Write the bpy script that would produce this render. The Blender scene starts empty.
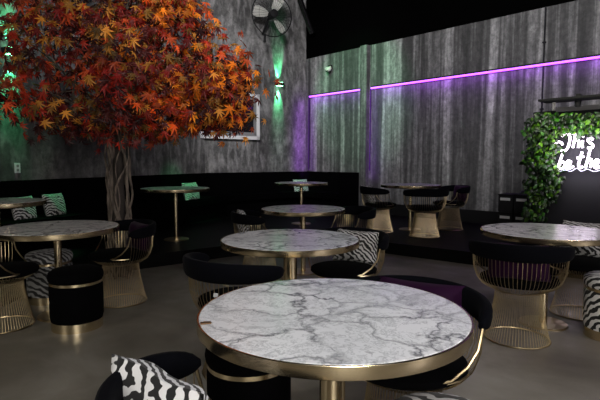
import bpy, bmesh, math, random
from mathutils import Vector, Matrix
random.seed(7)
PI = math.pi; R = math.radians
C = bpy.context.scene.collection
scn = bpy.context.scene

# ------------------------------------------------------------------ camera
F = 482.0; PITCH = 0.0791; H = 1.195
cam = bpy.data.cameras.new('camera'); co = bpy.data.objects.new('camera', cam); C.objects.link(co)
co.location = (0, 0, H); co.rotation_euler = (PI/2-PITCH, 0, 0)
cam.sensor_width = 36; cam.lens = 36*F/600; cam.clip_end = 60; cam.clip_start = 0.05
scn.camera = co
cp, sp = math.cos(PITCH), math.sin(PITCH)

def ray(px, py):
    u, v = (px-300)/F, (200-py)/F
    return Vector((u, cp + v*sp, -sp + v*cp))
def at(px, py, z):                       # point of height z seen at a pixel
    r = ray(px, py); t = (z-H)/r.z; return Vector((0, 0, H)) + r*t
def hit(px, py, P, n):                   # point of a vertical plane seen at a pixel
    r = ray(px, py); n = Vector((n[0], n[1], 0)); P = Vector((P[0], P[1], 0))
    t = (P.dot(n))/r.dot(n); return Vector((0, 0, H)) + r*t

# ------------------------------------------------------------------ materials
def nm(name):
    m = bpy.data.materials.new(name); m.use_nodes = True; nt = m.node_tree
    b = nt.nodes['Principled BSDF']; return m, nt, b
def plain(name, col, rough=.5, metal=0, emit=None, es=0, sheen=0, spec=.5, coat=0):
    m, nt, b = nm(name); b.inputs['Base Color'].default_value = (*col, 1)
    b.inputs['Roughness'].default_value = rough; b.inputs['Metallic'].default_value = metal
    b.inputs['Specular IOR Level'].default_value = spec; b.inputs['Coat Weight'].default_value = coat
    if sheen:
        b.inputs['Sheen Weight'].default_value = sheen; b.inputs['Sheen Roughness'].default_value = .4
    if emit:
        b.inputs['Emission Color'].default_value = (*emit, 1); b.inputs['Emission Strength'].default_value = es
    n = nt.nodes.new('ShaderNodeTexNoise'); n.inputs['Scale'].default_value = 60
    bp = nt.nodes.new('ShaderNodeBump'); bp.inputs['Strength'].default_value = .04
    nt.links.new(n.outputs[0], bp.inputs['Height']); nt.links.new(bp.outputs[0], b.inputs['Normal'])
    return m
def N(nt, t, **kw):
    n = nt.nodes.new(t)
    for k, v in kw.items():
        if k in n.inputs: n.inputs[k].default_value = v
        else: setattr(n, k, v)
    return n
def ramp(nt, stops, interp='LINEAR'):
    r = nt.nodes.new('ShaderNodeValToRGB'); cr = r.color_ramp; cr.interpolation = interp
    while len(cr.elements) < len(stops): cr.elements.new(.5)
    for e, (p, c) in zip(cr.elements, stops):
        e.position = p; e.color = (*(c if isinstance(c, tuple) else (c, c, c)), 1)
    return r
def coords(nt, scale=(1, 1, 1), rnd=False, rot=(0, 0, 0)):
    tc = nt.nodes.new('ShaderNodeTexCoord'); mp = nt.nodes.new('ShaderNodeMapping')
    mp.inputs['Scale'].default_value = scale; mp.inputs['Rotation'].default_value = rot
    nt.links.new(tc.outputs['Object'], mp.inputs[0])
    if rnd:
        oi = nt.nodes.new('ShaderNodeObjectInfo'); mu = N(nt, 'ShaderNodeMath', operation='MULTIPLY'); mu.inputs[1].default_value = 37
        nt.links.new(oi.outputs['Random'], mu.inputs[0]); nt.links.new(mu.outputs[0], mp.inputs['Location'])
    return mp.outputs[0]
def mix(nt, a, b, f, mode='MIX'):
    n = nt.nodes.new('ShaderNodeMix'); n.data_type = 'RGBA'; n.blend_type = mode
    for s, v in ((6, a), (7, b), (0, f)):
        if hasattr(v, 'links') or hasattr(v, 'is_output'): nt.links.new(v, n.inputs[s])
        else: n.inputs[s].default_value = v
    return n.outputs[2]

def marble():
    m, nt, b = nm('white_marble'); v = coords(nt, rnd=True); L = nt.links.new
    d = N(nt, 'ShaderNodeTexNoise', Scale=3.0, Detail=6.0, Roughness=.6); L(v, d.inputs['Vector'])
    w = N(nt, 'ShaderNodeVectorMath', operation='MULTIPLY_ADD'); L(d.outputs['Color'], w.inputs[0]); w.inputs[1].default_value = (.55, .55, .3); L(v, w.inputs[2])
    vo = N(nt, 'ShaderNodeTexVoronoi', Scale=5.0, feature='DISTANCE_TO_EDGE'); L(w.outputs[0], vo.inputs['Vector'])
    r1 = ramp(nt, [(0, 1), (.02, .6), (.09, 0)]); L(vo.outputs['Distance'], r1.inputs[0])
    n2 = N(nt, 'ShaderNodeTexNoise', Scale=2.3, Detail=3.0); L(v, n2.inputs['Vector'])
    r2 = ramp(nt, [(.36, .2), (.56, 1)]); L(n2.outputs[0], r2.inputs[0])
    f = mix(nt, r1.outputs[0], r2.outputs[0], 1.0, 'MULTIPLY')
    n3 = N(nt, 'ShaderNodeTexNoise', Scale=13.0, Detail=8.0, Roughness=.65, Distortion=1.2); L(w.outputs[0], n3.inputs['Vector'])
    r3 = ramp(nt, [(.46, 0), (.5, .75), (.535, 0)]); L(n3.outputs[0], r3.inputs[0])
    r4 = ramp(nt, [(.3, (.66, .67, .69)), (.65, (.86, .86, .87))]); L(n2.outputs[0], r4.inputs[0])
    c = mix(nt, r4.outputs[0], (.34, .35, .37, 1), r3.outputs[0])
    c = mix(nt, c, (.08, .083, .095, 1), f)
    L(c, b.inputs['Base Color']); b.inputs['Roughness'].default_value = .2; b.inputs['Specular IOR Level'].default_value = .4
    return m
def brass(name='brushed_brass', rough=.22, col=(.84, .70, .46)):
    m, nt, b = nm(name); L = nt.links.new
    v = coords(nt, (1, 1, 30)); n = N(nt, 'ShaderNodeTexNoise', Scale=9.0, Detail=3.0); L(v, n.inputs['Vector'])
    r = ramp(nt, [(.3, rough-.03), (.7, rough+.05)]); L(n.outputs[0], r.inputs[0]); L(r.outputs[0], b.inputs['Roughness'])
    b.inputs['Base Color'].default_value = (*col, 1); b.inputs['Metallic'].default_value = 1
    return m
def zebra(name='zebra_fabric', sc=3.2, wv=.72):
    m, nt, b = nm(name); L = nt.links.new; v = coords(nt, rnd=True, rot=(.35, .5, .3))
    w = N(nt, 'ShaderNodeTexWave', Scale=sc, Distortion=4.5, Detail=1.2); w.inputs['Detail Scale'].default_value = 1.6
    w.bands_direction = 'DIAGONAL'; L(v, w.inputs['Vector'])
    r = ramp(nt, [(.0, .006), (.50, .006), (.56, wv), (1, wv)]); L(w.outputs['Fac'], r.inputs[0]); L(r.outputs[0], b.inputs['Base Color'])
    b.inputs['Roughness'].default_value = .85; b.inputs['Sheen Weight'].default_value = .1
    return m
def concrete(name, scale, stops, tint=(1, 1, 1), rough=.8, streak=None, bump=.25, drip=False):
    m, nt, b = nm(name); L = nt.links.new; v = coords(nt, scale)
    n = N(nt, 'ShaderNodeTexNoise', Scale=1.0, Detail=8.0, Roughness=.62, Distortion=.25); L(v, n.inputs['Vector'])
    r = ramp(nt, stops); L(n.outputs[0], r.inputs[0]); c = r.outputs[0]
    v2 = coords(nt, (1, 1, 1)); g = N(nt, 'ShaderNodeTexNoise', Scale=14.0, Detail=10.0, Roughness=.75); L(v2, g.inputs['Vector'])
    r2 = ramp(nt, [(.32, .45), (.7, 1.5)]); L(g.outputs[0], r2.inputs[0]); c = mix(nt, c, r2.outputs[0], 1.0, 'MULTIPLY')
    v5 = coords(nt, (10, 1, 3.5) if not drip else (7, 1, 5)); h = N(nt, 'ShaderNodeTexNoise', Scale=1.0, Detail=6.0, Roughness=.7); L(v5, h.inputs['Vector'])
    r5 = ramp(nt, [(.34, .6), (.5, .95), (.66, 1.5)]); L(h.outputs[0], r5.inputs[0]); c = mix(nt, c, r5.outputs[0], 1.0, 'MULTIPLY')
    if drip:                                   # short pale vertical drips in loose rows
        v3 = coords(nt, (6.5, 1, 2.3)); d = N(nt, 'ShaderNodeTexNoise', Scale=1.0, Detail=5.0, Roughness=.55, Distortion=.35); L(v3, d.inputs['Vector'])
        r3 = ramp(nt, [(.47, 0), (.58, .5), (.72, 1)]); L(d.outputs[0], r3.inputs[0])
        v4 = coords(nt, (.55, 1, .8)); e = N(nt, 'ShaderNodeTexNoise', Scale=1.0, Detail=2.0); L(v4, e.inputs['Vector'])
        r4 = ramp(nt, [(.36, .25), (.56, 1)]); L(e.outputs[0], r4.inputs[0])
        gg = mix(nt, r3.outputs[0], r4.outputs[0], 1.0, 'MULTIPLY'); gg = mix(nt, gg, g.outputs[0], 1.0, 'MULTIPLY')
        c = mix(nt, c, (.40, .40, .41, 1), gg)
    c = mix(nt, c, (*tint, 1), 1.0, 'MULTIPLY'); L(c, b.inputs['Base Color'])
    b.inputs['Roughness'].default_value = rough
    bp = N(nt, 'ShaderNodeBump', Strength=bump, Distance=.02); L(n.outputs[0], bp.inputs['Height']); L(bp.outputs[0], b.inputs['Normal'])
    return m
def floor_mat():
    m, nt, b = nm('polished_concrete'); L = nt.links.new; v = coords(nt, (1, 1, 1))
    n = N(nt, 'ShaderNodeTexNoise', Scale=1.3, Detail=9.0, Roughness=.6, Distortion=.6); L(v, n.inputs['Vector'])
    r = ramp(nt, [(.3, (.095, .085, .07)), (.5, (.155, .142, .118)), (.72, (.25, .235, .205))]); L(n.outputs[0], r.inputs[0]); L(r.outputs[0], b.inputs['Base Color'])
    n2 = N(nt, 'ShaderNodeTexNoise', Scale=3.0, Detail=6.0); L(v, n2.inputs['Vector'])
    r2 = ramp(nt, [(.3, .34), (.7, .55)]); L(n2.outputs[0], r2.inputs[0]); L(r2.outputs[0], b.inputs['Roughness'])
    return m
def vcol(name, rough=.55, trans=.25):
    m, nt, b = nm(name); L = nt.links.new
    a = N(nt, 'ShaderNodeAttribute', attribute_name='Col'); L(a.outputs['Color'], b.inputs['Base Color'])
    b.inputs['Roughness'].default_value = rough
    tr = nt.nodes.new('ShaderNodeBsdfTranslucent'); L(a.outputs['Color'], tr.inputs[0])
    ms = nt.nodes.new('ShaderNodeMixShader'); ms.inputs[0].default_value = trans
    L(b.outputs[0], ms.inputs[1]); L(tr.outputs[0], ms.inputs[2]); L(ms.outputs[0], nt.nodes['Material Output'].inputs[0])
    return m
def bark():
    m, nt, b = nm('vine_bark'); L = nt.links.new; v = coords(nt, (9, 9, 3))
    n = N(nt, 'ShaderNodeTexNoise', Scale=3.0, Detail=6.0); L(v, n.inputs['Vector'])
    r = ramp(nt, [(.32, (.02, .015, .012)), (.68, (.15, .12, .095))]); L(n.outputs[0], r.inputs[0]); L(r.outputs[0], b.inputs['Base Color'])
    b.inputs['Roughness'].default_value = .8; return m

M = dict(
    bronze=plain('dark_bronze', (.22, .14, .08), .4, .8),
    void=plain('flat_black', (.0008, .0008, .0008), 1, spec=0),  # black paint of the ceiling and upper right wall
    deck=plain('dark_platform', (.0022, .0022, .0022), .5, spec=.06),
    marble=marble(), brass=brass(), wire=brass('brass_wire', .3, (.42, .335, .20)),
    velvet=plain('black_velvet', (.0016, .0016, .002), .95, sheen=.004, spec=.03),
    navy=plain('midnight_velvet', (.0018, .002, .0032), .9, sheen=.012, spec=.04),
    purple=plain('purple_velvet', (.014, .0018, .015), .75, sheen=.05, spec=.08),
    zebra=zebra('zebra_fabric', 9), zebra_mid=zebra('pillow_zebra_fabric', 19), zebra_fine=zebra('small_zebra_fabric', 17, .5), zebra_shaded=zebra('shaded_zebra_fabric', 10, .22),  # last zebra paints the rear stool's shade into darker whites
    black=plain('black_paint', (.0035, .0035, .004), .75, spec=.2),
    matte=plain('black_panel', (.010, .010, .012), .8, spec=.2),
    gloss=plain('black_gloss', (.004, .004, .004), .25),
    leather=plain('black_leather', (.001, .001, .0011), .85, spec=.015),
    white=plain('white_paint', (.55, .55, .55), .5), grey=plain('grey_frame', (.16, .16, .16), .5),
    mirror=plain('dark_glass', (.004, .004, .006), .06), plate=plain('label_card', (.5, .5, .52), .6),
    steel=plain('grey_metal', (.6, .6, .55), .5),
    neon=plain('white_neon', (.9, .85, .95), .4, emit=(1, .80, .97), es=2.0),
    strip=plain('violet_led', (.5, .2, .8), .4, emit=(.42, .07, 1.0), es=3.0),
    dimstrip=plain('dim_violet_led', (.03, .01, .05), .8, spec=0, emit=(.30, .06, .75), es=.04),
    greenglow=plain('green_lens', (.2, .9, .4), .4, emit=(.25, 1, .5), es=14),
    bark=bark(), maple=vcol('maple_leaf'), ivy=vcol('ivy_leaf', .45, .2), core=plain('inner_bark', (.02, .015, .012), .9),
    wallL=concrete('troweled_concrete', (1.9, 1, .75), [(.30, .026), (.46, .05), (.58, .10), (.74, .19)], (1, .985, .95), drip=True),
    wallR=concrete('streaked_concrete', (5.2, 1, .14), [(.32, .016), (.45, .035), (.54, .10), (.66, .22)], (1, .99, 1.0)),
    floor=floor_mat(),
)

# ------------------------------------------------------------------ builders
class MB:
    def __init__(s): s.bm = bmesh.new()
    def box(s, c, d, rot=None, bev=0):
        r = bmesh.ops.create_cube(s.bm, size=1); vs = r['verts']
        bmesh.ops.scale(s.bm, vec=d, verts=vs)
        if bev:
            es = list({e for v in vs for e in v.link_edges})
            q = bmesh.ops.bevel(s.bm, geom=es, offset=bev, segments=2, affect='EDGES')
            vs = list({v for f in q['faces'] for v in f.verts} | {v for v in vs if v.is_valid})
            seen = set(vs); st = list(vs)
            while st:
                v = st.pop()
                for e in v.link_edges:
                    o = e.other_vert(v)
                    if o not in seen: seen.add(o); st.append(o)
            vs = list(seen)
        if rot is not None: bmesh.ops.transform(s.bm, matrix=rot, verts=vs)
        bmesh.ops.translate(s.bm, vec=c, verts=vs); return s
    def lathe(s, prof, seg=48, c=(0, 0, 0), mat=None, sy=1):
        rings = []; new = []
        for r, z in prof:
            if r < 1e-6:
                v = s.bm.verts.new((0, 0, z)); rings.append([v]); new.append(v)
            else:
                q = [s.bm.verts.new((r*math.cos(2*PI*i/seg), sy*r*math.sin(2*PI*i/seg), z)) for i in range(seg)]
                rings.append(q); new += q
        for a, b in zip(rings, rings[1:]):
            for i in range(seg):
                j = (i+1) % seg
                if len(a) == 1 and len(b) == 1: continue
                if len(a) == 1: s.bm.faces.new((a[0], b[j], b[i]))
                elif len(b) == 1: s.bm.faces.new((a[i], a[j], b[0]))
                else: s.bm.faces.new((a[i], a[j], b[j], b[i]))
        if mat is not None: bmesh.ops.transform(s.bm, matrix=mat, verts=new)
        bmesh.ops.translate(s.bm, vec=c, verts=new); return s
    def tube(s, pts, r, seg=6, closed=False, caps=True):
        pts = [Vector(p) for p in pts]; n = len(pts); rs = r if isinstance(r, (list, tuple)) else [r]*n
        rings = []; up = None
        for i, p in enumerate(pts):
            a = pts[(i-1) % n] if (i or closed) else p; b = pts[(i+1) % n] if (i < n-1 or closed) else p
            t = (b-a).normalized()
            if up is None: up = t.orthogonal().normalized()
            up = (up - t*up.dot(t)); up = up.normalized() if up.length > 1e-6 else t.orthogonal().normalized()
            w = t.cross(up)
            rings.append([s.bm.verts.new(p + (up*math.cos(2*PI*k/seg) + w*math.sin(2*PI*k/seg))*rs[i]) for k in range(seg)])
        m = n if closed else n-1
        for i in range(m):
            a, b = rings[i], rings[(i+1) % n]
            for k in range(seg):
                l = (k+1) % seg; s.bm.faces.new((a[k], a[l], b[l], b[k]))
        if caps and not closed:
            s.bm.faces.new(rings[0][::-1]); s.bm.faces.new(rings[-1])
        return s
    def poly(s, pts, z0, z1):
        a = [s.bm.verts.new((x, y, z0)) for x, y in pts]; b = [s.bm.verts.new((x, y, z1)) for x, y in pts]; n = len(pts)
        s.bm.faces.new(a[::-1]); s.bm.faces.new(b)
        for i in range(n): s.bm.faces.new((a[i], a[(i+1) % n], b[(i+1) % n], b[i]))
        return s
    def build(s, name, m, parent=None, smooth=True, loc=None, rot=None):
        bmesh.ops.recalc_face_normals(s.bm, faces=s.bm.faces)
        me = bpy.data.meshes.new(name); s.bm.to_mesh(me); s.bm.free(); me.materials.append(M[m] if isinstance(m, str) else m)
        o = bpy.data.objects.new(name, me); C.objects.link(o)
        if smooth:
            me.polygons.foreach_set('use_smooth', [True]*len(me.polygons)); me.set_sharp_from_angle(angle=R(38))
        if parent: o.parent = parent
        if loc is not None: o.location = loc
        if rot is not None: o.rotation_euler = rot
        return o
def tag(o, label=None, cat=None, group=None, kind=None):
    for k, v in (('label', label), ('category', cat), ('group', group), ('kind', kind)):
        if v: o[k] = v
    return o
def thing(name, label, cat, loc=(0, 0, 0), rz=0, group=None):
    o = bpy.data.objects.new(name, None); C.objects.link(o); o.location = loc; o.rotation_euler = (0, 0, rz)
    o.empty_display_size = .1
    return tag(o, label, cat, group)
def copy_tree(o, loc, rz, label, group=None):
    def cp_(q, par):
        c = q.copy(); C.objects.link(c); c.parent = par
        for ch in list(q.children): cp_(ch, c)
        return c
    c = cp_(o, None); c.location = loc; c.rotation_euler = (0, 0, rz); c['label'] = label
    if group: c['group'] = group
    return c

# ------------------------------------------------------------------ the room
PZ = .15
WA = Vector((-1.885, 9.57)); dA = Vector((-.362, -.932)).normalized()     # left wall, running to the camera
WC = Vector((.14, 11.2)); dR = Vector((.694, -.72)).normalized()          # right wall from the far corner
A_end = WA + dA*13.5; R_end = WC + dR*13.5
def wall(name, a, b, z0, z1, m, th=.15, side=1):
    a = Vector(a[:2]); b = Vector(b[:2]); d = (b-a); Ln = d.length; ang = math.atan2(d.y, d.x)
    q = MB().box((Ln/2, side*th/2, (z0+z1)/2), (Ln, th, z1-z0))
    o = q.build(name, m, None, False, (a.x, a.y, 0), (0, 0, ang)); o['kind'] = 'structure'; return o
ZC = 5.15; ZT = 3.525; ZN = 2.665
MB().poly([(-8.5, -4.2), (11, -4.2), (11, 12.5), (-8.5, 12.5)], -.1, 0).build('floor', 'floor', None, False)['kind'] = 'structure'
MB().poly([(-8.5, -4.2), (11, -4.2), (11, 12.5), (-8.5, 12.5)], ZC, ZC+.1).build('ceiling', 'void', None, False)['kind'] = 'structure'
wall('wall_left', A_end, WA, 0, ZC, 'wallL')
wall('wall_far', WA, WC, 0, ZC, 'wallL')
wall('wall_right', WC, R_end, 0, ZT, 'wallR')
wall('trim_1', WC, R_end, ZT, ZC, 'void')
wall('wall_back', (R_end.x, -3), (A_end.x, -3), 0, ZC, 'matte')
wall('wall_near_right', R_end, (R_end.x, -3), 0, ZC, 'matte')
wall('wall_near_left', (A_end.x, -3), A_end, 0, ZC, 'matte')
nR = Vector((-dR.y, dR.x)) * -1      # into the room
if nR.dot(Vector((0, 0)) - WC) < 0: nR = -nR
nA = Vector((-dA.y, dA.x));
if nA.dot(Vector((0, 0)) - WA) < 0: nA = -nA
dB = (WC-WA).normalized(); nB = Vector((-dB.y, dB.x))
if nB.dot(Vector((0, 0)) - WA) < 0: nB = -nB
def onwall(px, py, P, n, off=0.0):
    Q = Vector(P) + n*off; return hit(px, py, Q, n)

# platform
e0 = at(149, 268, 0).xy; eL = at(250, 254, 0).xy - e0; r0_ = at(381, 253, 0).xy; eR = at(465, 264, 0).xy - r0_
den = eL.x*(-eR.y) - eL.y*(-eR.x); q_ = r0_ - e0; tL = (q_.x*(-eR.y) - q_.y*(-eR.x))/den
cn = e0 + eL*tL; eR = eR.normalized(); lft = e0 + eL*((-2.45-e0.x)/eL.x)
pl = [tuple(WA + dA*6.07), (-2.45, 3.91), tuple(lft), tuple(cn), tuple(cn+eR*9.2), tuple(WC+dR*10.3), tuple(WC), tuple(WA)]
pl = [(x, y) for x, y in pl]
o = MB().poly(pl, 0.001, PZ).build('trim_2', 'deck', None, False); o['kind'] = 'structure'
# black skirting along the right wall
o = wall('baseboard_right', WC + nR*.02, WC + dR*10 + nR*.02, PZ, PZ+.22, 'black', .02, -1 if False else 1)

# pilaster and conduit on the right wall
pp = onwall(365.5, 160, WC, nR)
o = MB().box((0, -.04, ZT/2), (.17, .12, ZT-.002)).build('trim_3', 'wallR', None, False, (pp.x, pp.y, 0), (0, 0, math.atan2(dR.y, dR.x))); o['kind'] = 'structure'
pc = onwall(542, 100, WC, nR, .02)
q = MB().tube([(0, 0, .2), (0, 0, ZT)], .012, 8)
for z in (1.0, 2.0, 3.0): q.box((0, 0, z), (.05, .03, .02))
tag(q.build('electrical_conduit', 'matte', None, True, (pc.x, pc.y, 0)), 'thin dark conduit running straight up the right wall beside the green garland', 'conduit')

# violet light strips
def strip_pts(px0, px1):
    out = []
    for p in (px0, px1):
        r = ray(p, 100); P = WC + nR*.035; n = Vector((nR.x, nR.y)); t = P.dot(n)/(r.x*n.x+r.y*n.y); out.append(Vector((r.x*t, r.y*t)))
    return out
def lightstrip(px0, px1, label, left=None, right=None):
    a, b = strip_pts(px0, px1)
    if right is not None: b = a + (b-a).normalized()*right
    t = thing('led_strip', label, 'light strip', (a.x, a.y, ZN), math.atan2((b-a).y, (b-a).x), 'violet light strips on the right wall')
    L = (b-a).length
    MB().tube([(0, 0, 0), (L, 0, 0)], .017, 8).build('led_tube', 'strip', t)
    MB().box((L/2, .018, .03), (L, .02, .03)).build('mounting_rail', 'matte', t, False)
    k = max(1, round(L/1.5))
    for i in range(k):
        l = bpy.data.lights.new('led_wash', 'AREA'); l.shape = 'RECTANGLE'; l.size = L/k; l.size_y = .03; l.energy = 2.6*L/k; l.color = (.45, .07, 1)
        lo = bpy.data.objects.new('led_wash', l); C.objects.link(lo); lo.parent = t; lo.location = ((i+.5)*L/k, -.07, -.03); lo.rotation_euler = (R(35), 0, 0)
    if left:
        l = bpy.data.lights.new('led_wash', 'AREA'); l.shape = 'RECTANGLE'; l.size = .03; l.size_y = 1.7; l.energy = 2.2 if L > 2 else 5; l.color = (.45, .07, 1)
        lo = bpy.data.objects.new('led_wash', l); C.objects.link(lo); lo.parent = t; lo.location = (.04, -.10 if L > 2 else -.22, -.95); lo.rotation_euler = (PI/2, 0, 0 if L > 2 else .9)
    if left: MB().tube([(0, 0, 0), (-.012, 0, -.03), (-.015, 0, -ZN+1.02)], .012, 8).build('dim_led_tube', 'dimstrip', t)
    return t
lightstrip(309.5, 361, 'short violet light strip between the far corner and the pilaster', True)
lightstrip(371, 640, 'long violet light strip running from the pilaster off to the right', True, 9.0)

# ------------------------------------------------------------------ window / mirror on the far wall
cx0, cx1 = 198.5, 257.5
a = onwall(198.5, 138, WA, nB, .0); b = onwall(258, 139, WA, nB, .0)
W = (Vector((b.x, b.y)) - Vector((a.x, a.y))).length; zb = a.z; ht = .95
wn = thing('wall_mirror', 'dark glass in a white and grey frame partly hidden by the maple leaves', 'mirror', (a.x+nB.x*.001, a.y+nB.y*.001, zb), math.atan2(dB.y, dB.x))
q = MB()
for cxx, czz, sx, sz in ((W/2, .035, W, .07), (W/2, ht-.035, W, .07), (.035, ht/2, .07, ht), (W-.035, ht/2, .07, ht)): q.box((cxx, -.035, czz), (sx, .07, sz))
q.build('outer_frame', 'white', wn, False)
q = MB()
for cxx, czz, sx, sz in ((W/2, .11, W-.14, .08), (W/2, ht-.11, W-.14, .08), (.10, ht/2, .06, ht-.14), (W-.10, ht/2, .06, ht-.14)): q.box((cxx, -.025, czz), (sx, .05, sz))
q.build('inner_frame', 'grey', wn, False)
MB().box((W/2, -.012, ht/2), (W-.24, .02, ht-.28)).build('glass', 'mirror', wn, False)

# sconces
def sconce(px, py, P, n, d, label):
    p = onwall(px, py, P, n, .0)
    t = thing('wall_sconce', label, 'wall light', (p.x, p.y, p.z), math.atan2(d.y, d.x), 'up and down green wall lights')
    s = -1
    MB().box((0, s*.06, 0), (.19, .11, .07), bev=.006).build('housing', 'black', t)
    for dz in (.037, -.037): MB().box((0, s*.06, dz), (.13, .075, .006)).build('light_lens', 'greenglow', t, False)
    for up in (1, -1):
        l = bpy.data.lights.new('sconce_beam', 'SPOT'); l.energy = 170; l.color = (.10, 1, .36); l.spot_size = R(40); l.spot_blend = .5; l.shadow_soft_size = .02
        lo = bpy.data.objects.new('sconce_beam', l); C.objects.link(lo); lo.parent = t; lo.location = (0, s*.075, up*.06)
        lo.rotation_euler = (PI if up > 0 else 0, 0, 0)
        lo.rotation_euler.x += -.32 if up > 0 else .32
    return t
sconce(278, 84.5, WA, nB, dB, 'small green up and down wall light between the maple and the room corner')
sconce(8, 52, WA, nA, -dA, 'green wall light glowing through the left edge of the maple leaves')

# outlet
p = onwall(17, 168, WA, nA)
t = thing('wall_outlet', 'white wall outlet plate low on the left concrete wall', 'outlet', p, math.atan2(-dA.y, -dA.x))
MB().box((0, -.006, 0), (.075, .012, .12), bev=.003).build('cover_plate', 'plate', t)
for z in (.025, -.025): MB().lathe([(0, .0), (.017, 0), (.017, .004), (0, .004)], 16, (0, -.012, z), Matrix.Rotation(PI/2, 4, 'X')).build('socket', 'grey', t)

# wall fan
p = onwall(272, 15, WA, nB, .42)
t = thing('wall_fan', 'dark caged wall fan high above the green wall light', 'fan', p, math.atan2(dB.y, dB.x)-.25)
RX = Matrix.Rotation(PI/2, 4, 'X')
q = MB(); rr = .43
q.tube([(rr*math.cos(2*PI*i/40), 0, rr*math.sin(2*PI*i/40)) for i in range(40)], .011, 6, closed=True)
q.tube([(.3*math.cos(2*PI*i/30), -.06, .3*math.sin(2*PI*i/30)) for i in range(30)], .003, 4, closed=True)
for i in range(36):
    a_ = 2*PI*i/36; c_, s_ = math.cos(a_), math.sin(a_)
    q.tube([(.07*c_, -.09, .07*s_), (.28*c_, -.08, .28*s_), (rr*c_, 0, rr*s_)], .0025, 4)
    q.tube([(.07*c_, .09, .07*s_), (.28*c_, .08, .28*s_), (rr*c_, 0, rr*s_)], .0025, 4)
q.build('wire_guard', 'black', t)
MB().lathe([(0, -.1), (.07, -.09), (.085, 0), (.08, .14), (0, .16)], 24, mat=RX).build('motor_hub', 'black', t)
for k, a_ in enumerate((R(172), R(-50), R(62))):
    q = MB(); pr = []
    bm = q.bm; vs = []
    for r_, w_ in ((.08, .05), (.16, .12), (.30, .16), (.38, .14), (.40, .08)):
        row = []
        for j in (-1, 0, 1): row.append(bm.verts.new((r_, .10*j*w_/.16*.5 + .01*(j*j), j*w_/1.5*.9)))
        vs.append(row)
    for r0, r1 in zip(vs, vs[1:]):
        for j in (0, 1): bm.faces.new((r0[j], r0[j+1], r1[j+1], r1[j]))
    bmesh.ops.solidify(bm, geom=list(bm.faces), thickness=.006)
    bmesh.ops.rotate(bm, cent=(0, 0, 0), matrix=Matrix.Rotation(-a_, 3, 'Y'), verts=list(bm.verts))
    q.build('fan_blade', 'steel', t)
MB().tube([(0, .1, 0), (0, .25, -.05), (-.06, .4, -.3)], .025, 8).build('wall_bracket', 'black', t)
MB().tube([(-.16, -.02, -.40), (-.17, -.03, -.56)], [.022, .03], 8).build('pull_weight', 'black', t)

# security camera under the soffit
p = onwall(331, 69, WC, nR, .0)
t = thing('security_camera', 'small round white security camera at the top of the right wall', 'camera', p, math.atan2(dR.y, dR.x))
MB().box((0, -.03, .03), (.09, .06, .09), bev=.01).build('camera_mount', 'black', t)
MB().lathe([(0, -.07), (.04, -.06), (.065, -.03), (.07, 0), (.07, .02), (0, .02)], 24, (.01, -.10, 0), Matrix.Rotation(.5, 4, 'X')).build('camera_dome', 'steel', t)
MB().lathe([(0, -.02), (.025, -.012), (.03, 0), (0, .0)], 16, (.01, -.145, -.055), Matrix.Rotation(.9, 4, 'X')).build('camera_lens', 'gloss', t)

# diagonal hanging pipe near the corner
a = onwall(297, -8, WA, nB, .5); b = onwall(312, 33, WA, nB, .35)
q = MB().tube([a, a*.5+b*.5, b], .06, 10)
tag(q.build('ceiling_pipe', 'gloss'), 'black glossy pipe slanting down from ceiling beside the fan', 'pipe')

# ------------------------------------------------------------------ banquettes
ZB = .975; SZ = .515
def banquette(P, d, n, s0, s1, label, skip=0, skip1=0):
    a = Vector(P)+d*s0; L = s1-s0; ang = math.atan2(d.y, d.x)
    t = thing('banquette', label, 'bench', (a.x, a.y, PZ), ang)
    sg = 1 if n.dot(Vector((-d.y, d.x))) > 0 else -1
    nseg = max(2, int(L/.9)); w = L/nseg
    MB().box(((L+skip-skip1)/2, sg*.30, .13), (L-skip-skip1, .5, .26)).build('plinth', 'leather', t, False)
    q = MB()
    ws = (L-skip-skip1)/nseg
    for i in range(nseg): q.box((skip+(i+.5)*ws, sg*.38, .33), (ws-.006, .48, .14), bev=.03)
    q.build('seat', 'leather', t)
    q = MB()
    for i in range(nseg): q.box(((i+.5)*w, sg*.07, (ZB-PZ)/2+.13), (w-.004, .12, ZB-PZ-.26), bev=.015)
    q.build('backrest', 'leather', t)
    return t
banquette(WA, dA, nA, .0, 6.0, 'long black banquette under the left wall behind the maple trunk', .16)
LB = (onwall(361, 171, WC, nR, .0)); Lb = (WC-WA).length
banquette(WA, dB, nB, .0, Lb-.02, 'black banquette under the framed glass on the far wall', .16)
SE = 1.62
banquette(WC, dR, nR, .05, SE-.04, 'short black banquette wrapping the corner onto the right wall', .62)
pe = WC + dR*SE
t = thing('partition', 'black end panel closing the corner banquette beside the pilaster', 'panel', (pe.x, pe.y, PZ), math.atan2(nR.y, nR.x))
MB().box((.34, 0, .40), (.67, .05, .80), bev=.008).build('panel', 'leather', t)
MB().box((.34, 0, .812), (.68, .06, .024), bev=.004).build('cap_rail', 'leather', t)

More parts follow.
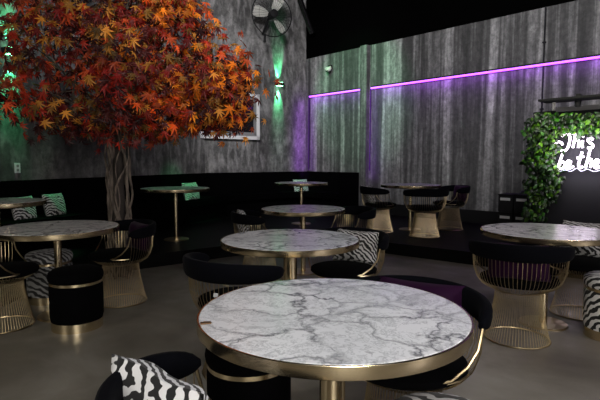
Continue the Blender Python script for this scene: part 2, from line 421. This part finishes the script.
# ------------------------------------------------------------------ cushions
def pillow_mb(w=.42, h=.42, th=.13, n=14, sag=.06):
    q = MB(); g = {}
    for s in (1, -1):
        for i in range(n+1):
            for j in range(n+1):
                u, v = 2*i/n-1, 2*j/n-1
                e = max(0, (1-u**4))*max(0, (1-v**4)); y = s*th/2*e**.55
                if e == 0 and s == -1: g[s, i, j] = g[1, i, j]; continue
                pu = u*(1-sag*(1-v*v)); pv = v*(1-sag*(1-u*u))
                g[s, i, j] = q.bm.verts.new((pu*w/2, y + .006*math.sin(5*u+3*v), pv*h/2+h/2))
        for i in range(n):
            for j in range(n):
                try: q.bm.faces.new((g[s, i, j], g[s, i+1, j], g[s, i+1, j+1], g[s, i, j+1]))
                except ValueError: pass
    return q
def cushion(mat, label, loc, rz, lean=-.3, roll=0, w=.42, h=.42, group=None, th=.13):
    o = pillow_mb(w, h, th).build('throw_pillow', mat, None, True, loc); o.rotation_mode = 'ZYX' if False else 'XYZ'
    o.matrix_world = Matrix.Translation(loc) @ Matrix.Rotation(rz, 4, 'Z') @ Matrix.Rotation(lean, 4, 'X') @ Matrix.Rotation(roll, 4, 'Y')
    return tag(o, label, 'pillow', group)

# ------------------------------------------------------------------ table
def make_table(loc, label, rad=.45, plate=False, group=None, cr=.028):
    t = thing('pedestal_table', label, 'table', loc, 0, group)
    r = rad
    z = .695
    MB().lathe([(0, z-.028), (r-.006, z-.028), (r-.006, z-.002), (r-.009, z+.0005), (0, z+.0005)], 96).build('marble_top', 'marble', t)
    MB().lathe([(r-.0055, z-.038), (r, z-.038), (r+.001, z-.036), (r+.001, z-.002), (r-.0005, z-.0005), (r-.0055, z-.0005), (r-.0055, z-.038)], 128).build('brass_rim', 'brass', t)
    MB().lathe([(0, z-.045), (r-.03, z-.045), (r-.006, z-.036), (r-.006, z-.0285), (0, z-.0285)], 64).build('underside_board', 'black', t)
    MB().lathe([(0, .012), (cr, .012), (cr, z-.05), (.09, z-.048), (.09, z-.045), (0, z-.045)], 40).build('column', 'brass', t)
    MB().lathe([(0, 0), (.165, 0), (.165, .008), (.16, .012), (0, .012)], 48).build('base_plate', 'wire', t)
    if plate:
        MB().box((0, 0, .6985), (.034, .020, .004), bev=.0015).build('number_plate', 'bronze', t, True, (-.402, -.141, 0), (0, 0, .33))
    return t
TG = 'round marble and brass tables'
T1 = (.1107, 1.597); T2 = (-.064, 3.124); T3 = (.035, 5.16); T4 = (-1.87, 3.68); T5 = (1.80, 3.49)
T6 = (-2.72, 4.3); T7 = (-1.67, 6.45); T8 = (.02, 8.1); T9 = (1.70, 7.4)
make_table((*T1, 0), 'largest front round marble table with a small brass plate on its left edge', plate=True, group=TG, cr=.044)
for P, z, rad, lab in (
    (T2, 0, .45, 'round marble table directly behind the large front one'),
    (T3, 0, .45, 'round marble table third from the camera in the middle row'),
    (T4, 0, .45, 'round marble table at left with zebra and black stools beneath'),
    (T5, 0, .45, 'round marble table at right in front of the neon sign'),
    (T6, PZ, .40, 'marble table at the far left edge before the banquette with green lit pillows'),
    (T7, PZ, .45, 'green lit table on the platform just right of the maple trunk'),
    (T8, PZ, .45, 'small far table on the platform in front of the corner banquette'),
    (T9, PZ, .45, 'dim round table on the platform against the right wall with three chairs')):
    make_table((*P, z), lab, rad, group=TG, cr=.045 if P == T2 else .028)

# ------------------------------------------------------------------ wire chair (faces +X)
def pol(phi, r, z, sx=.9):               # phi measured from the back
    return (-r*math.cos(phi)*sx, r*math.sin(phi), z)
END = R(97)
def make_chair(label, loc, rz):
    t = thing('wire_chair', label, 'chair', loc, rz, 'brass wire tub chairs with black upholstery'); t.scale = (.92, .92, .92)
    q = MB(); n = 68
    for i in range(n):
        a = 2*PI*i/n
        q.tube([pol(a, .222, .012, 1), pol(a, .200, .09, 1), pol(a, .176, .20, 1), pol(a, .160, .31, 1), pol(a, .156, .37, 1)], .0021, 4, caps=False)
    q.build('wire_base', 'wire', t)
    for r_, z_, nn in ((.223, .008, 'floor_ring'), (.157, .365, 'waist_ring')):
        MB().tube([pol(2*PI*i/48, r_, z_, 1) for i in range(48)], .006 if r_ > .2 else .004, 6, closed=True).build(nn, 'wire', t)
    q = MB()
    for i in range(n):
        a = 2*PI*i/n; a = (a+PI) % (2*PI) - PI
        k = abs(a)
        p = [pol(a, .157, .372, 1), pol(a, .208, .385, .97), pol(a, .255, .410, .93)]
        if k < END:
            p += [pol(a, .288, .450), pol(a, .312, .52), pol(a, .322, .645)]
        else: p += [pol(a, .275, .442, .92)]
        q.tube(p, .0021, 4, caps=False)
    q.build('wire_shell', 'wire', t)
    for s in (1, -1):
        MB().tube([pol(s*END, .326, .645), pol(s*(END+R(4)), .318, .56), pol(s*(END+R(14)), .302, .50), pol(s*(END+R(28)), .285, .455), pol(s*(END+R(45)), .276, .442, .92)], .006, 6).build('arm_rod', 'wire', t)
    q = MB(); ph = [END + (2*PI-2*END)*i/20 for i in range(21)]
    q.tube([pol(a, .277, .442, .92) for a in ph], .0055, 6)
    q.build('front_rail', 'wire', t)
    q = MB(); m = 44; rings = []
    for i in range(m+1):
        u = 2*i/m-1; a = u*(END+R(3)); e = (1-abs(u)**14)**.5 if abs(u) < 1 else 0
        e = max(e, .25); k = abs(u)
        top = .742 - .042*k**2.2; bot = .620 + .004*k**2; zc = (top+bot)/2; hh = (top-bot)/2*e; tw = .027*e
        ring = []
        for j in range(14):
            b = 2*PI*j/14; cb, sb = math.cos(b), math.sin(b)
            ex = math.copysign(abs(cb)**.75, cb)*tw; ez = math.copysign(abs(sb)**.6, sb)*hh
            ring.append(q.bm.verts.new(pol(a, .325+ex+.10*ez, zc+ez)))
        rings.append(ring)
    for a, b in zip(rings, rings[1:]):
        for j in range(14):
            l = (j+1) % 14; q.bm.faces.new((a[j], a[l], b[l], b[j]))
    q.bm.faces.new(rings[0]); q.bm.faces.new(rings[-1])
    q.build('backrest_band', 'navy', t)
    MB().lathe([(0, .405), (.22, .412), (.245, .418), (.268, .436), (.266, .458), (.235, .47), (0, .474)], 40, (.018, 0, 0), mat=Matrix.Diagonal((.95, 1, 1, 1))).build('seat_cushion', 'velvet', t)
    return t
def D(a): return R(a)
chairs = [
 ((-.17, 1.10, 0), 33, 'nearest wire chair at bottom left holding a zebra pillow'),
 ((.42, 1.88, 0), 240, 'wire chair tucked under the right of the front table with purple pillow'),
 ((-.35, 2.69, 0), 52, 'wire chair between the front table and second table, white tag on its back'),
 ((.33, 3.50, 0), 235, 'wire chair behind right of the second marble table with zebra pillow'),
 ((1.47, 3.19, 0), 64, 'wire chair seen from behind in front of the right hand table'),
 ((2.20, 3.72, 0), 225, 'wire chair with zebra pillow between right hand table and garland'),
 ((-2.17, 3.44, 0), 20, 'wire chair cut off by the left edge of the picture'),
 ((-1.53, 4.06, 0), 222, 'wire chair with dark purple pillow in front of maple trunk'),
 ((-.43, 5.02, 0), 8, 'wire chair left of the third table with a zebra pillow'),
 ((.56, 5.42, 0), 200, 'wire chair right of the third table in the dark'),
 ((1.19, 7.20, PZ), 10, 'wire chair with zebra pillow left of the dim far table'),
 ((1.75, 6.72, PZ), 97, 'wire chair seen from behind, in front of the dim far table'),
 ((2.32, 7.45, PZ), 190, 'wire chair with purple pillow right of the dim far table'),
]
proto = None; CH = []
for loc, a, lab in chairs:
    if proto is None: proto = make_chair(lab, loc, R(a)); CH.append(proto)
    else: CH.append(copy_tree(proto, loc, R(a), lab))
# paper tag on the back wires of the third chair
tg = MB().box((0, 0, 0), (.003, .028, .022)).build('paper_tag', 'white', CH[2], False, (-.275, -.10, .555), (0, .15, .3)); tg['label'] = 'small white paper tag'

def chair_pillow(i, mat, label, back=.15, z=.472, tilt=.28, side=0, w=.40, h=.29, roll=0, dphi=0, th_=.12):
    loc, a, _ = chairs[i]; th = R(a+dphi); f = Vector((math.cos(th), math.sin(th), 0)); s = Vector((-f.y, f.x, 0))
    p = Vector(loc) - f*back*.92 + s*side + Vector((0, 0, z*.92)); w *= .95; h *= .95
    return cushion(mat, label, p, th+PI/2, tilt*-1, roll, w, h, 'throw pillows on the wire chairs', th_)
chair_pillow(0, 'zebra_mid', 'zebra pillow leaning in the nearest chair at bottom left', back=.05, side=.16, roll=-.05, dphi=20, w=.35, h=.28, tilt=.2, z=.474)
chair_pillow(1, 'purple', 'dark purple pillow behind the right edge of the front table', h=.27)
chair_pillow(3, 'zebra_fine', 'zebra pillow behind the right rim of second table', h=.26)
chair_pillow(4, 'purple', 'dark purple pillow in chair seen from behind at right', h=.27)
chair_pillow(5, 'zebra_fine', 'zebra pillow behind the right hand table under the neon sign', w=.44, h=.30)
chair_pillow(7, 'purple', 'dim purple pillow in chair in front of the maple trunk', h=.25)
chair_pillow(8, 'zebra_fine', 'dim zebra pillow in chair left of the third table', h=.28)
chair_pillow(10, 'zebra_fine', 'dim zebra pillow in chair left of dim far table', h=.28)
chair_pillow(12, 'purple', 'violet lit pillow in chair right of dim far table', h=.27)

# cushions on the banquettes
def bench_pillow(px, P, n, d, label, w=.42, h=.3, off=.27, roll=0, lean=-.25):
    r = ray(px, 190); Q = Vector(P)+n*off; tt = Q.dot(n)/(r.x*n.x+r.y*n.y); x, y = r.x*tt, r.y*tt
    s = 1 if n.dot(Vector((-d.y, d.x))) < 0 else -1
    return cushion('zebra_fine', label, (x, y, SZ+.005), math.atan2(s*d.y, s*d.x), lean, roll, w, h, 'zebra pillows on the black banquettes', .12)
bench_pillow(25, WA, nA, dA, 'green lit zebra pillow leftmost on the banquette', .30, .29, .34)
bench_pillow(56, WA, nA, dA, 'green and grey zebra pillow left of the maple trunk on the banquette', .30, .30, .34)
bench_pillow(193, WA, nA, dA, 'green lit zebra pillow behind the table right of the maple trunk', .44, .33, .5)
bench_pillow(302, WA, nB, dB, 'small green lit zebra pillow behind the farthest central table', .40, .30, .42)

# ------------------------------------------------------------------ stools
def make_stool(loc, mat, label, r=.19):
    t = thing('drum_stool', label, 'stool', loc, 0, 'round drum stools with brass bands'); t.scale = (.93, .93, .93)
    MB().lathe([(0, 0), (r-.004, 0), (r-.004, .068), (0, .068)], 64).build('brass_base', 'brass', t)
    MB().lathe([(0, .068), (r-.004, .07), (r+.004, .10), (r+.004, .33), (r-.003, .352), (0, .352)], 64).build('drum_body', mat, t)
    MB().lathe([(0, .352), (r+.001, .352), (r+.001, .372), (0, .372)], 64).build('brass_band', 'brass', t)
    MB().lathe([(0, .372), (r-.002, .373), (r+.008, .385), (r+.012, .41), (r+.006, .438), (r-.02, .457), (r*.6, .466), (0, .469)], 64).build('seat_pad', mat, t)
    return t
make_stool((-1.62, 3.43, 0), 'velvet', 'black drum stool with brass band in front of the left hand table')
make_stool((-2.16, 4.10, 0), 'zebra_shaded', 'dim zebra drum stool behind the left hand table')
make_stool((-.22, 2.02, 0), 'velvet', 'black drum stool tucked beneath the left of the front table')
make_stool((.43, 1.405, 0), 'zebra', 'zebra drum stool at the bottom edge before the front table')
make_stool((2.14, 3.22, 0), 'zebra', 'zebra drum stool at the right edge of the picture')

# ------------------------------------------------------------------ maple tree
TX, TY = -1.90, 5.0
def palm_leaf(bm, col, lay, p, nrm, up, size, lobes=7):
    n = nrm.normalized(); u = (up - n*up.dot(n));
    u = u.normalized() if u.length > 1e-4 else n.orthogonal().normalized(); w = n.cross(u)
    c = bm.verts.new(p); ring = []
    lens = {7: [.42, .72, .92, 1.0, .92, .72, .42]}[lobes]; angs = [-140, -88, -42, 0, 42, 88, 140]
    def pt(a, l, lift): return bm.verts.new(p + (u*math.cos(R(a)) + w*math.sin(R(a)))*l*size + n*lift*size)
    ring.append(pt(-172, .14, 0))
    for i, (a, l) in enumerate(zip(angs, lens)):
        ring.append(pt(a-13, l*.50, .02)); ring.append(pt(a, l, -.16*l)); ring.append(pt(a+13, l*.50, .02))
        if i < 6: ring.append(pt((a+angs[i+1])/2, .24, .03))
    ring.append(pt(172, .14, 0))
    for i in range(len(ring)):
        f = bm.faces.new((c, ring[i], ring[(i+1) % len(ring)]))
        for lp in f.loops: lp[lay] = col
def canopy_r(z):
    if z < 1.9: return max(0, 1-((1.9-z)/.40)**2)**.5
    return max(0, 1-(max(0, z-1.95)/1.85)**1.35)
tr = thing('maple_tree', 'artificial maple tree with orange red leaves and twisted vine trunk', 'tree', (TX, TY, 0))
TL = Matrix.Translation((-TX, -TY, 0))
q = MB()
for k in range(24):
    a0 = 2*PI*k/24 + random.uniform(-.1, .1); tw = random.choice((1, -1))*random.uniform(1.6, 4.2); pts = []; rs = []
    r0 = random.uniform(.080, .125)
    for j in range(26):
        f = j/25; z = f*1.95
        rad = r0*(1.0 + .35*max(0, 1-f*6) - .10*f + .22*math.sin(f*11+k*1.9))
        a = a0 + tw*f + .5*math.sin(f*15+k*2.1)
        pts.append((rad*math.cos(a) + .02*math.sin(3*f), rad*math.sin(a), z)); rs.append((.007+.008*math.sin(k*1.7)**2)*(1.15-.3*f)*(1+.25*math.sin(20*f+k)))
    q.tube(pts, rs, 6)
q.build('trunk', 'bark', tr)
MB().tube([(0, 0, 0), (.01, 0, .9), (.01, 0, 1.9)], [.075, .062, .05], 12).build('trunk_core', 'core', tr)
tips = []
for k in range(15):
    a = 2*PI*k/15 + random.uniform(-.2, .2); rr = random.uniform(.7, 1.25); zz = random.choice((1.75, 1.95, 2.3, 2.7, 3.1))+random.uniform(-.1, .1)
    rr *= canopy_r(zz)/max(canopy_r(2.0), .1); sy = .85
    e = Vector((rr*math.cos(a)+.1, rr*math.sin(a)*sy, zz)); pts = []
    s = Vector((.05*math.cos(a), .05*math.sin(a), 1.5)); m_ = Vector((e.x*.4, e.y*.4, 1.5+(zz-1.5)*.65))
    q = MB()
    for j in range(9):
        f = j/8; pts.append(s*(1-f)**2 + m_*2*f*(1-f) + e*f*f + Vector((.03*math.sin(7*f+k), .03*math.cos(5*f+k), 0))*f)
    q.tube(pts, [.028*(1-.75*j/8) for j in range(9)], 6)
    for j in (3, 5, 7):
        b = pts[j]; dd = Vector((random.uniform(-1, 1), random.uniform(-1, 1), random.uniform(-.2, .8)))*.3
        q.tube([b, b+dd*.5+Vector((0, 0, .03)), b+dd], [.011, .008, .004], 5)
    q.build('branch', 'bark', tr)
q = MB(); lay = q.bm.loops.layers.color.new('Col')
pal = [((.66, .18, .10), 5), ((.46, .07, .05), 4), ((.74, .30, .13), 3), ((.76, .52, .20), 4), ((.22, .04, .04), 4), ((.42, .19, .18), 3), ((.42, .30, .11), 2)]
pals = [c for c, w in pal for _ in range(w)]
ncl = 0
HW = 1.40; SYC = 1.08
while ncl < 700:
    z = random.uniform(1.45, 3.75); cr = canopy_r(z)
    if cr <= 0.05: continue
    a = random.uniform(0, 2*PI); f = random.random()**.45
    hw = HW*(1-.10*max(0, z-2.2)) if math.cos(a) > 0 else HW*1.22*(1+.10*max(0, z-2.2))
    x = f*cr*hw*math.cos(a)+.08; y = f*cr*SYC*math.sin(a); 
    if nA.dot(Vector((x+TX, y+TY)) - WA) < .38: continue
    if f < .45 and random.random() < .5: continue
    if x < -.98 and 2.05 < z < 2.8 and random.random() < .85: continue
    if x < -1.05 and z < 1.85 and random.random() < .75: continue
    ncl += 1
    if ncl % 9 == 0: x, y, z = random.uniform(.75, 1.38), random.uniform(-.6, .3), random.uniform(1.58, 2.05); x -= max(0, 1.75-z)*.5
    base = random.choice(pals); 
    if x < -.9: base = random.choice([(.36, .20, .05), (.26, .05, .03), (.42, .26, .06), (.17, .05, .04), (.55, .12, .04), (.18, .07, .08)])  # shade painted into leaf colours on the left, away from the spotlight
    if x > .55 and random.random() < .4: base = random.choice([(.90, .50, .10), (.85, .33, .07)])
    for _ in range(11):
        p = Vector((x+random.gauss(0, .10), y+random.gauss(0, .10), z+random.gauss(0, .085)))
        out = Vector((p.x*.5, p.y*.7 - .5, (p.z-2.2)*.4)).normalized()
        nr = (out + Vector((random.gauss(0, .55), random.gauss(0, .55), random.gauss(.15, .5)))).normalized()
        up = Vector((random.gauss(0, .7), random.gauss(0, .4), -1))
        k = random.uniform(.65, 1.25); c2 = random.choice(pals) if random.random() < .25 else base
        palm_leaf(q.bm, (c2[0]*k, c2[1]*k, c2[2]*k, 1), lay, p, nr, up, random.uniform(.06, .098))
q.build('foliage', 'maple', tr, False)

# ------------------------------------------------------------------ sign wall with ivy and neon writing
P0 = Vector((3.19, 6.6)); 
def on(px, py, off=0.0): return hit(px, py, P0 + nR*off, nR)
angR = math.atan2(dR.y, dR.x)
def loc_of(p): v = Vector((p.x, p.y)) - P0; return Vector((v.dot(dR), v.dot(-nR) , p.z))   # local x along, y away from the room
sgn = 1 if Vector((-dR.y, dR.x)).dot(-nR) > 0 else -1
def lp(px, py, off=0.0):
    l = loc_of(on(px, py, off)); return Vector((l.x, sgn*l.y, l.z))
xl = lp(531.5, 150).x; ztop = on(534, 112).z; WP = 3.0
t = thing('display_wall', 'tall black freestanding panel behind the ivy and neon sign', 'panel', (P0.x, P0.y, 0), angR)
MB().box((xl+WP/2, sgn*.04, (ztop+PZ)/2), (WP, .06, ztop-PZ), bev=.006).build('panel_board', 'matte', t)
for x in (xl+.3, xl+WP-.3): MB().box((x, sgn*.26, PZ+.02), (.08, .40, .04)).build('foot', 'black', t, False)
# black metal rack above with clamps
za = on(545, 101, .1).z; zr2 = on(552, 110).z
t = thing('lighting_rack', 'black metal shelf rack with lamp heads above the ivy wall', 'rack', (P0.x, P0.y, 0), angR)
x0 = lp(541, 102, .1).x
MB().box((x0+1.6, -sgn*.06, za), (3.2, .30, .03), bev=.004).build('shelf_board', 'black', t)
MB().box((x0+1.65, sgn*.03, zr2), (3.0, .05, .06), bev=.004).build('lower_rail', 'grey', t)
for x in (x0+.12, x0+1.5, x0+2.9): MB().box((x, sgn*.03, (za+ztop)/2), (.03, .04, za-ztop), bev=.003).build('upright', 'steel', t)
for x in (x0+.45, x0+1.1, x0+1.9):
    h = MB().lathe([(0, 0), (.03, 0), (.04, .08), (0, .085)], 20, (x, -sgn*.12, za-.11)).build('lamp_head', 'black', t)
    MB().box((x, -sgn*.10, za+.03), (.05, .05, .04)).build('clamp', 'black', t, False)
# neon words
t = thing('neon_sign', 'white handwritten neon sign reading This be the on black panel', 'sign', (P0.x, P0.y, 0), angR)
def sm(pts, k=6):
    out = []; n = len(pts)
    for i in range(n-1):
        p0, p1, p2, p3 = pts[max(i-1, 0)], pts[i], pts[i+1], pts[min(i+2, n-1)]
        for j in range(k):
            f = j/k; out.append(tuple(.5*((2*b)+(-a+c)*f+(2*a-5*b+4*c-d)*f*f+(-a+3*b-3*c+d)*f**3) for a, b, c, d in zip(p0, p1, p2, p3)))
    out.append(pts[-1]); return out
def PX(x, y): return (548+x/8.333, 126+y/8.333)
words = {
 'this': [[(62, 150), (85, 132), (112, 140), (122, 158)], [(185, 85), (180, 130), (165, 180), (135, 208), (108, 205)],
          [(115, 88), (135, 70), (165, 72), (205, 62), (235, 66)],
          [(228, 70), (218, 125), (208, 182)], [(210, 160), (225, 122), (248, 112), (258, 135), (252, 182)],
          [(290, 120), (284, 150), (288, 182)], [(294, 86), (293, 92)],
          [(378, 112), (352, 100), (332, 116), (352, 140), (374, 158), (366, 182), (330, 182)]],
 'be': [[(128, 218), (110, 262), (88, 335), (102, 356), (126, 350), (140, 322), (126, 298), (100, 312)],
        [(150, 338), (180, 322), (188, 298), (168, 292), (150, 318), (152, 348), (178, 355), (215, 335)]],
 'the': [[(285, 215), (268, 270), (255, 325), (268, 350), (290, 338)], [(240, 268), (268, 260), (300, 255)],
         [(350, 200), (335, 265), (312, 350)], [(318, 320), (338, 282), (360, 278), (362, 305), (352, 348)],
         [(388, 330), (412, 315), (420, 290), (402, 282), (384, 310), (388, 342), (410, 352), (435, 335)]],
}
for wd, strokes in words.items():
    q = MB()
    for st in strokes:
        q.tube([lp(*PX(x, y), .075) for x, y in sm(st)], .0145, 8)
    o = q.build('neon_word', 'neon', t); o['label'] = 'glowing word ' + wd
q = MB()   # clear acrylic edge showing as a wavy outline below the words
q.tube([lp(*PX(x, y), .05) for x, y in sm([(60, 352), (90, 380), (140, 366), (190, 378), (240, 352), (275, 376), (330, 360), (380, 378), (440, 368)])], .004, 6)
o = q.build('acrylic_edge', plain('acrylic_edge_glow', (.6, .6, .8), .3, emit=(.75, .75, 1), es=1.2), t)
l = bpy.data.lights.new('neon_wash', 'AREA'); l.shape = 'RECTANGLE'; l.size = .75; l.size_y = .4; l.energy = 15; l.color = (.93, .84, 1)
lo = bpy.data.objects.new('neon_wash', l); C.objects.link(lo); lo.parent = t; c_ = lp(585, 151, .30); lo.location = c_; lo.rotation_euler = (PI/2, 0, 0)
# stand-offs
q = MB()
for x, y in ((100, 330), (250, 330), (400, 330), (220, 120), (360, 120)):
    a = lp(*PX(x, y), .075); b = lp(*PX(x, y), .0); q.tube([a, Vector((a.x, b.y, a.z))], .004, 6)
q.build('stand_off', 'steel', t)

# ivy garland
def leaf(bm, col, lay, p, n, u, L):
    n = n.normalized(); u = u - n*u.dot(n); u = u.normalized() if u.length > 1e-4 else n.orthogonal().normalized(); w = n.cross(u)
    s = [(0, 0), (.34, .22), (.30, .55), (0, 1), (-.30, .55), (-.34, .22)]
    c = bm.verts.new(p + u*L*.45 + n*L*.10); v = [bm.verts.new(p + w*x*L + u*y*L) for x, y in s]
    for i in range(6):
        f = bm.faces.new((c, v[i], v[(i+1) % 6]))
        for l in f.loops: l[lay] = col
t = thing('ivy_garland', 'bright green ivy garland hanging down the left of black panel and across its top', 'garland', (P0.x, P0.y, 0), angR)
q = MB(); lay = q.bm.loops.layers.color.new('Col'); stems = MB()
def inside(px, py):
    if py < 118+random.uniform(-4, 3): return px > 535 and py > 112 and random.random() < .8
    if px > 556 and py < 133+random.uniform(-3, 2): return True
    if py < 176: l, r_ = 527, 557+3*math.sin(py*.35)
    elif py < 205: l, r_ = 527, 562-(py-176)*.35
    else: l, r_ = 524, 547-(py-205)*.3
    l += 2.2*math.sin(py*.23)+1.5*math.sin(py*.61+1); r_ += 2.5*math.sin(py*.29+2)
    return l+random.uniform(-3, 3) < px < r_+random.uniform(-4, 3)
cnt = 0
while cnt < 2000:
    px, py = random.uniform(522, 640), random.uniform(112, 219)
    if not inside(px, py): continue
    off = random.uniform(.01, .13); p = lp(px, py, off); cnt += 1
    nrm = Vector((random.gauss(0, .5), -sgn*1.0, random.gauss(.3, .5))); up = Vector((random.gauss(0, .6), random.gauss(0, .3)-sgn*.2, -1))
    k = random.uniform(.4, 1.2); c = random.choice([(.16, .36, .05), (.09, .24, .03), (.30, .48, .08), (.04, .13, .02)])
    leaf(q.bm, (c[0]*k, c[1]*k, c[2]*k, 1), lay, p, nrm, up, random.uniform(.045, .09))
q.build('ivy_leaves', 'ivy', t, False)
for k in range(9):
    px = 531+k*2.6; pts = [lp(px+1.5*math.sin(j*1.3+k), 116+j*10.0*(1-.03*k), .03+.02*math.sin(j+k)) for j in range(10)]; stems.tube(pts, .004, 5)
for k in range(5): stems.tube([lp(540+j*10, 118+k*3+1.5*math.sin(j+k), .04) for j in range(10)], .004, 5)
stems.build('stems', 'bark', t)

# black storage boxes beside the panel
def lbl_box(px, z, lab):
    r = ray(px, 205); Q = WC + nR*.35; tt = Q.dot(nR)/(r.x*nR.x+r.y*nR.y); x, y = r.x*tt, r.y*tt
    t = thing('storage_box', lab, 'box', (x, y, z), math.atan2(dR.y, dR.x), 'black storage boxes by the ivy wall')
    MB().box((0, 0, .125), (.22, .36, .25), bev=.008).build('box_body', 'matte', t)
    MB().box((0, 0, .262), (.225, .37, .025), bev=.005).build('box_lid', 'black', t)
    o = MB().box((0, -.183, .20), (.15, .004, .04)).build('label_strip', 'plate', t, False); o['label'] = 'pale label strip'
    return t
for px, z, lab in ((510, PZ, 'black box with white label, lower left of the stack by the ivy'), (510, PZ+.277, 'black box with white label, upper left of the stack by the ivy'),
                   (526, PZ, 'black box half behind the ivy, lower right of the stack'), (526, PZ+.277, 'black box with white label, upper right of stack beside the ivy')):
    lbl_box(px, z, lab)

# ------------------------------------------------------------------ lights
def area(loc, to, size, e, col=(1, 1, 1), spread=180):
    l = bpy.data.lights.new('area_light', 'AREA'); l.shape = 'DISK'; l.size = size; l.energy = e; l.color = col; l.spread = R(spread)
    o = bpy.data.objects.new('area_light', l); C.objects.link(o); o.location = loc
    o.rotation_euler = (Vector(to)-Vector(loc)).to_track_quat('-Z', 'Y').to_euler(); return o
def spot(loc, to, e, col, ang, soft=.05, blend=.6):
    l = bpy.data.lights.new('spot_light', 'SPOT'); l.energy = e; l.color = col; l.spot_size = R(ang); l.spot_blend = blend; l.shadow_soft_size = soft
    o = bpy.data.objects.new('spot_light', l); C.objects.link(o); o.location = loc
    o.rotation_euler = (Vector(to)-Vector(loc)).to_track_quat('-Z', 'Y').to_euler(); return o
spot((.5, .3, 3.3), (.15, 1.6, .7), 165, (.96, .97, 1), 62, .35, 1.0)    # over the front table
area((.6, -2.4, 1.9), (.2, 3.0, .6), 2.0, 95, (1, .94, .86), 160)  # unseen soft light added behind the camera to brighten the brass
area((4.6, -.6, 2.0), (1.2, 3.2, .6), 1.2, 60, (1, .93, .95), 140)  # unseen side light added for more varied brass reflections
area((-4.2, -.4, 2.2), (-1.2, 3.2, .4), 1.2, 20, (1, .92, .8), 140)
spot((2.9, 2.0, 3.8), (1.9, 3.7, .4), 120, (1, .90, .94), 66, .3, 1.0)
spot((-1.0, 1.6, 3.8), (-1.9, 3.4, .3), 34, (1, .93, .8), 66, .3, 1.0)
spot((.9, 1.6, 3.8), (-1.2, 4.9, 2.3), 430, (1, .94, .86), 36, .15, .9)  # on the maple
spot((-.9, 4.2, 4.9), (-.6, 9.9, 3.1), 1700, (1, .97, 1), 60, .4, .8)     # far wall wash
spot((-1.6, 3.0, 4.9), (-3.2, 7.2, 3.0), 700, (.95, .97, 1), 64, .4, .8)
spot((.6, 3.8, 4.9), (3.0, 8.6, 3.5), 1250, (1, .98, 1), 66, .4, .6)      # right wall wash
spot((-.9, 7.0, 4.5), (-1.67, 6.45, .85), 60, (.1, 1, .35), 15)
spot((-2.6, 6.6, 4.4), (-2.72, 4.3, .85), 60, (.1, 1, .35), 13)
spot((-2.3, 7.7, 4.3), (-3.0, 5.45, .55), 420, (.1, 1, .35), 16)           # green accent lights
spot((-.7, 6.6, 4.6), (-1.95, 8.5, .6), 600, (.1, 1, .35), 16)
spot((.2, 7.6, 4.6), (.0, 10.5, .6), 500, (.1, 1, .35), 12)
spot((-1.2, 8.0, 4.4), (1.2, 10.1, 2.7), 420, (.15, 1, .35), 44)
spot((2.4, 4.6, 3.4), (3.7, 6.2, 1.75), 420, (1, 1, .8), 34)

w = bpy.data.worlds.new('world'); scn.world = w; w.use_nodes = True
w.node_tree.nodes['Background'].inputs[0].default_value = (.5, .5, .6, 1); w.node_tree.nodes['Background'].inputs[1].default_value = .0
scn.view_settings.view_transform = 'Standard'; scn.view_settings.look = 'None'
scn.cycles.max_bounces = 6; scn.cycles.sample_clamp_indirect = 4
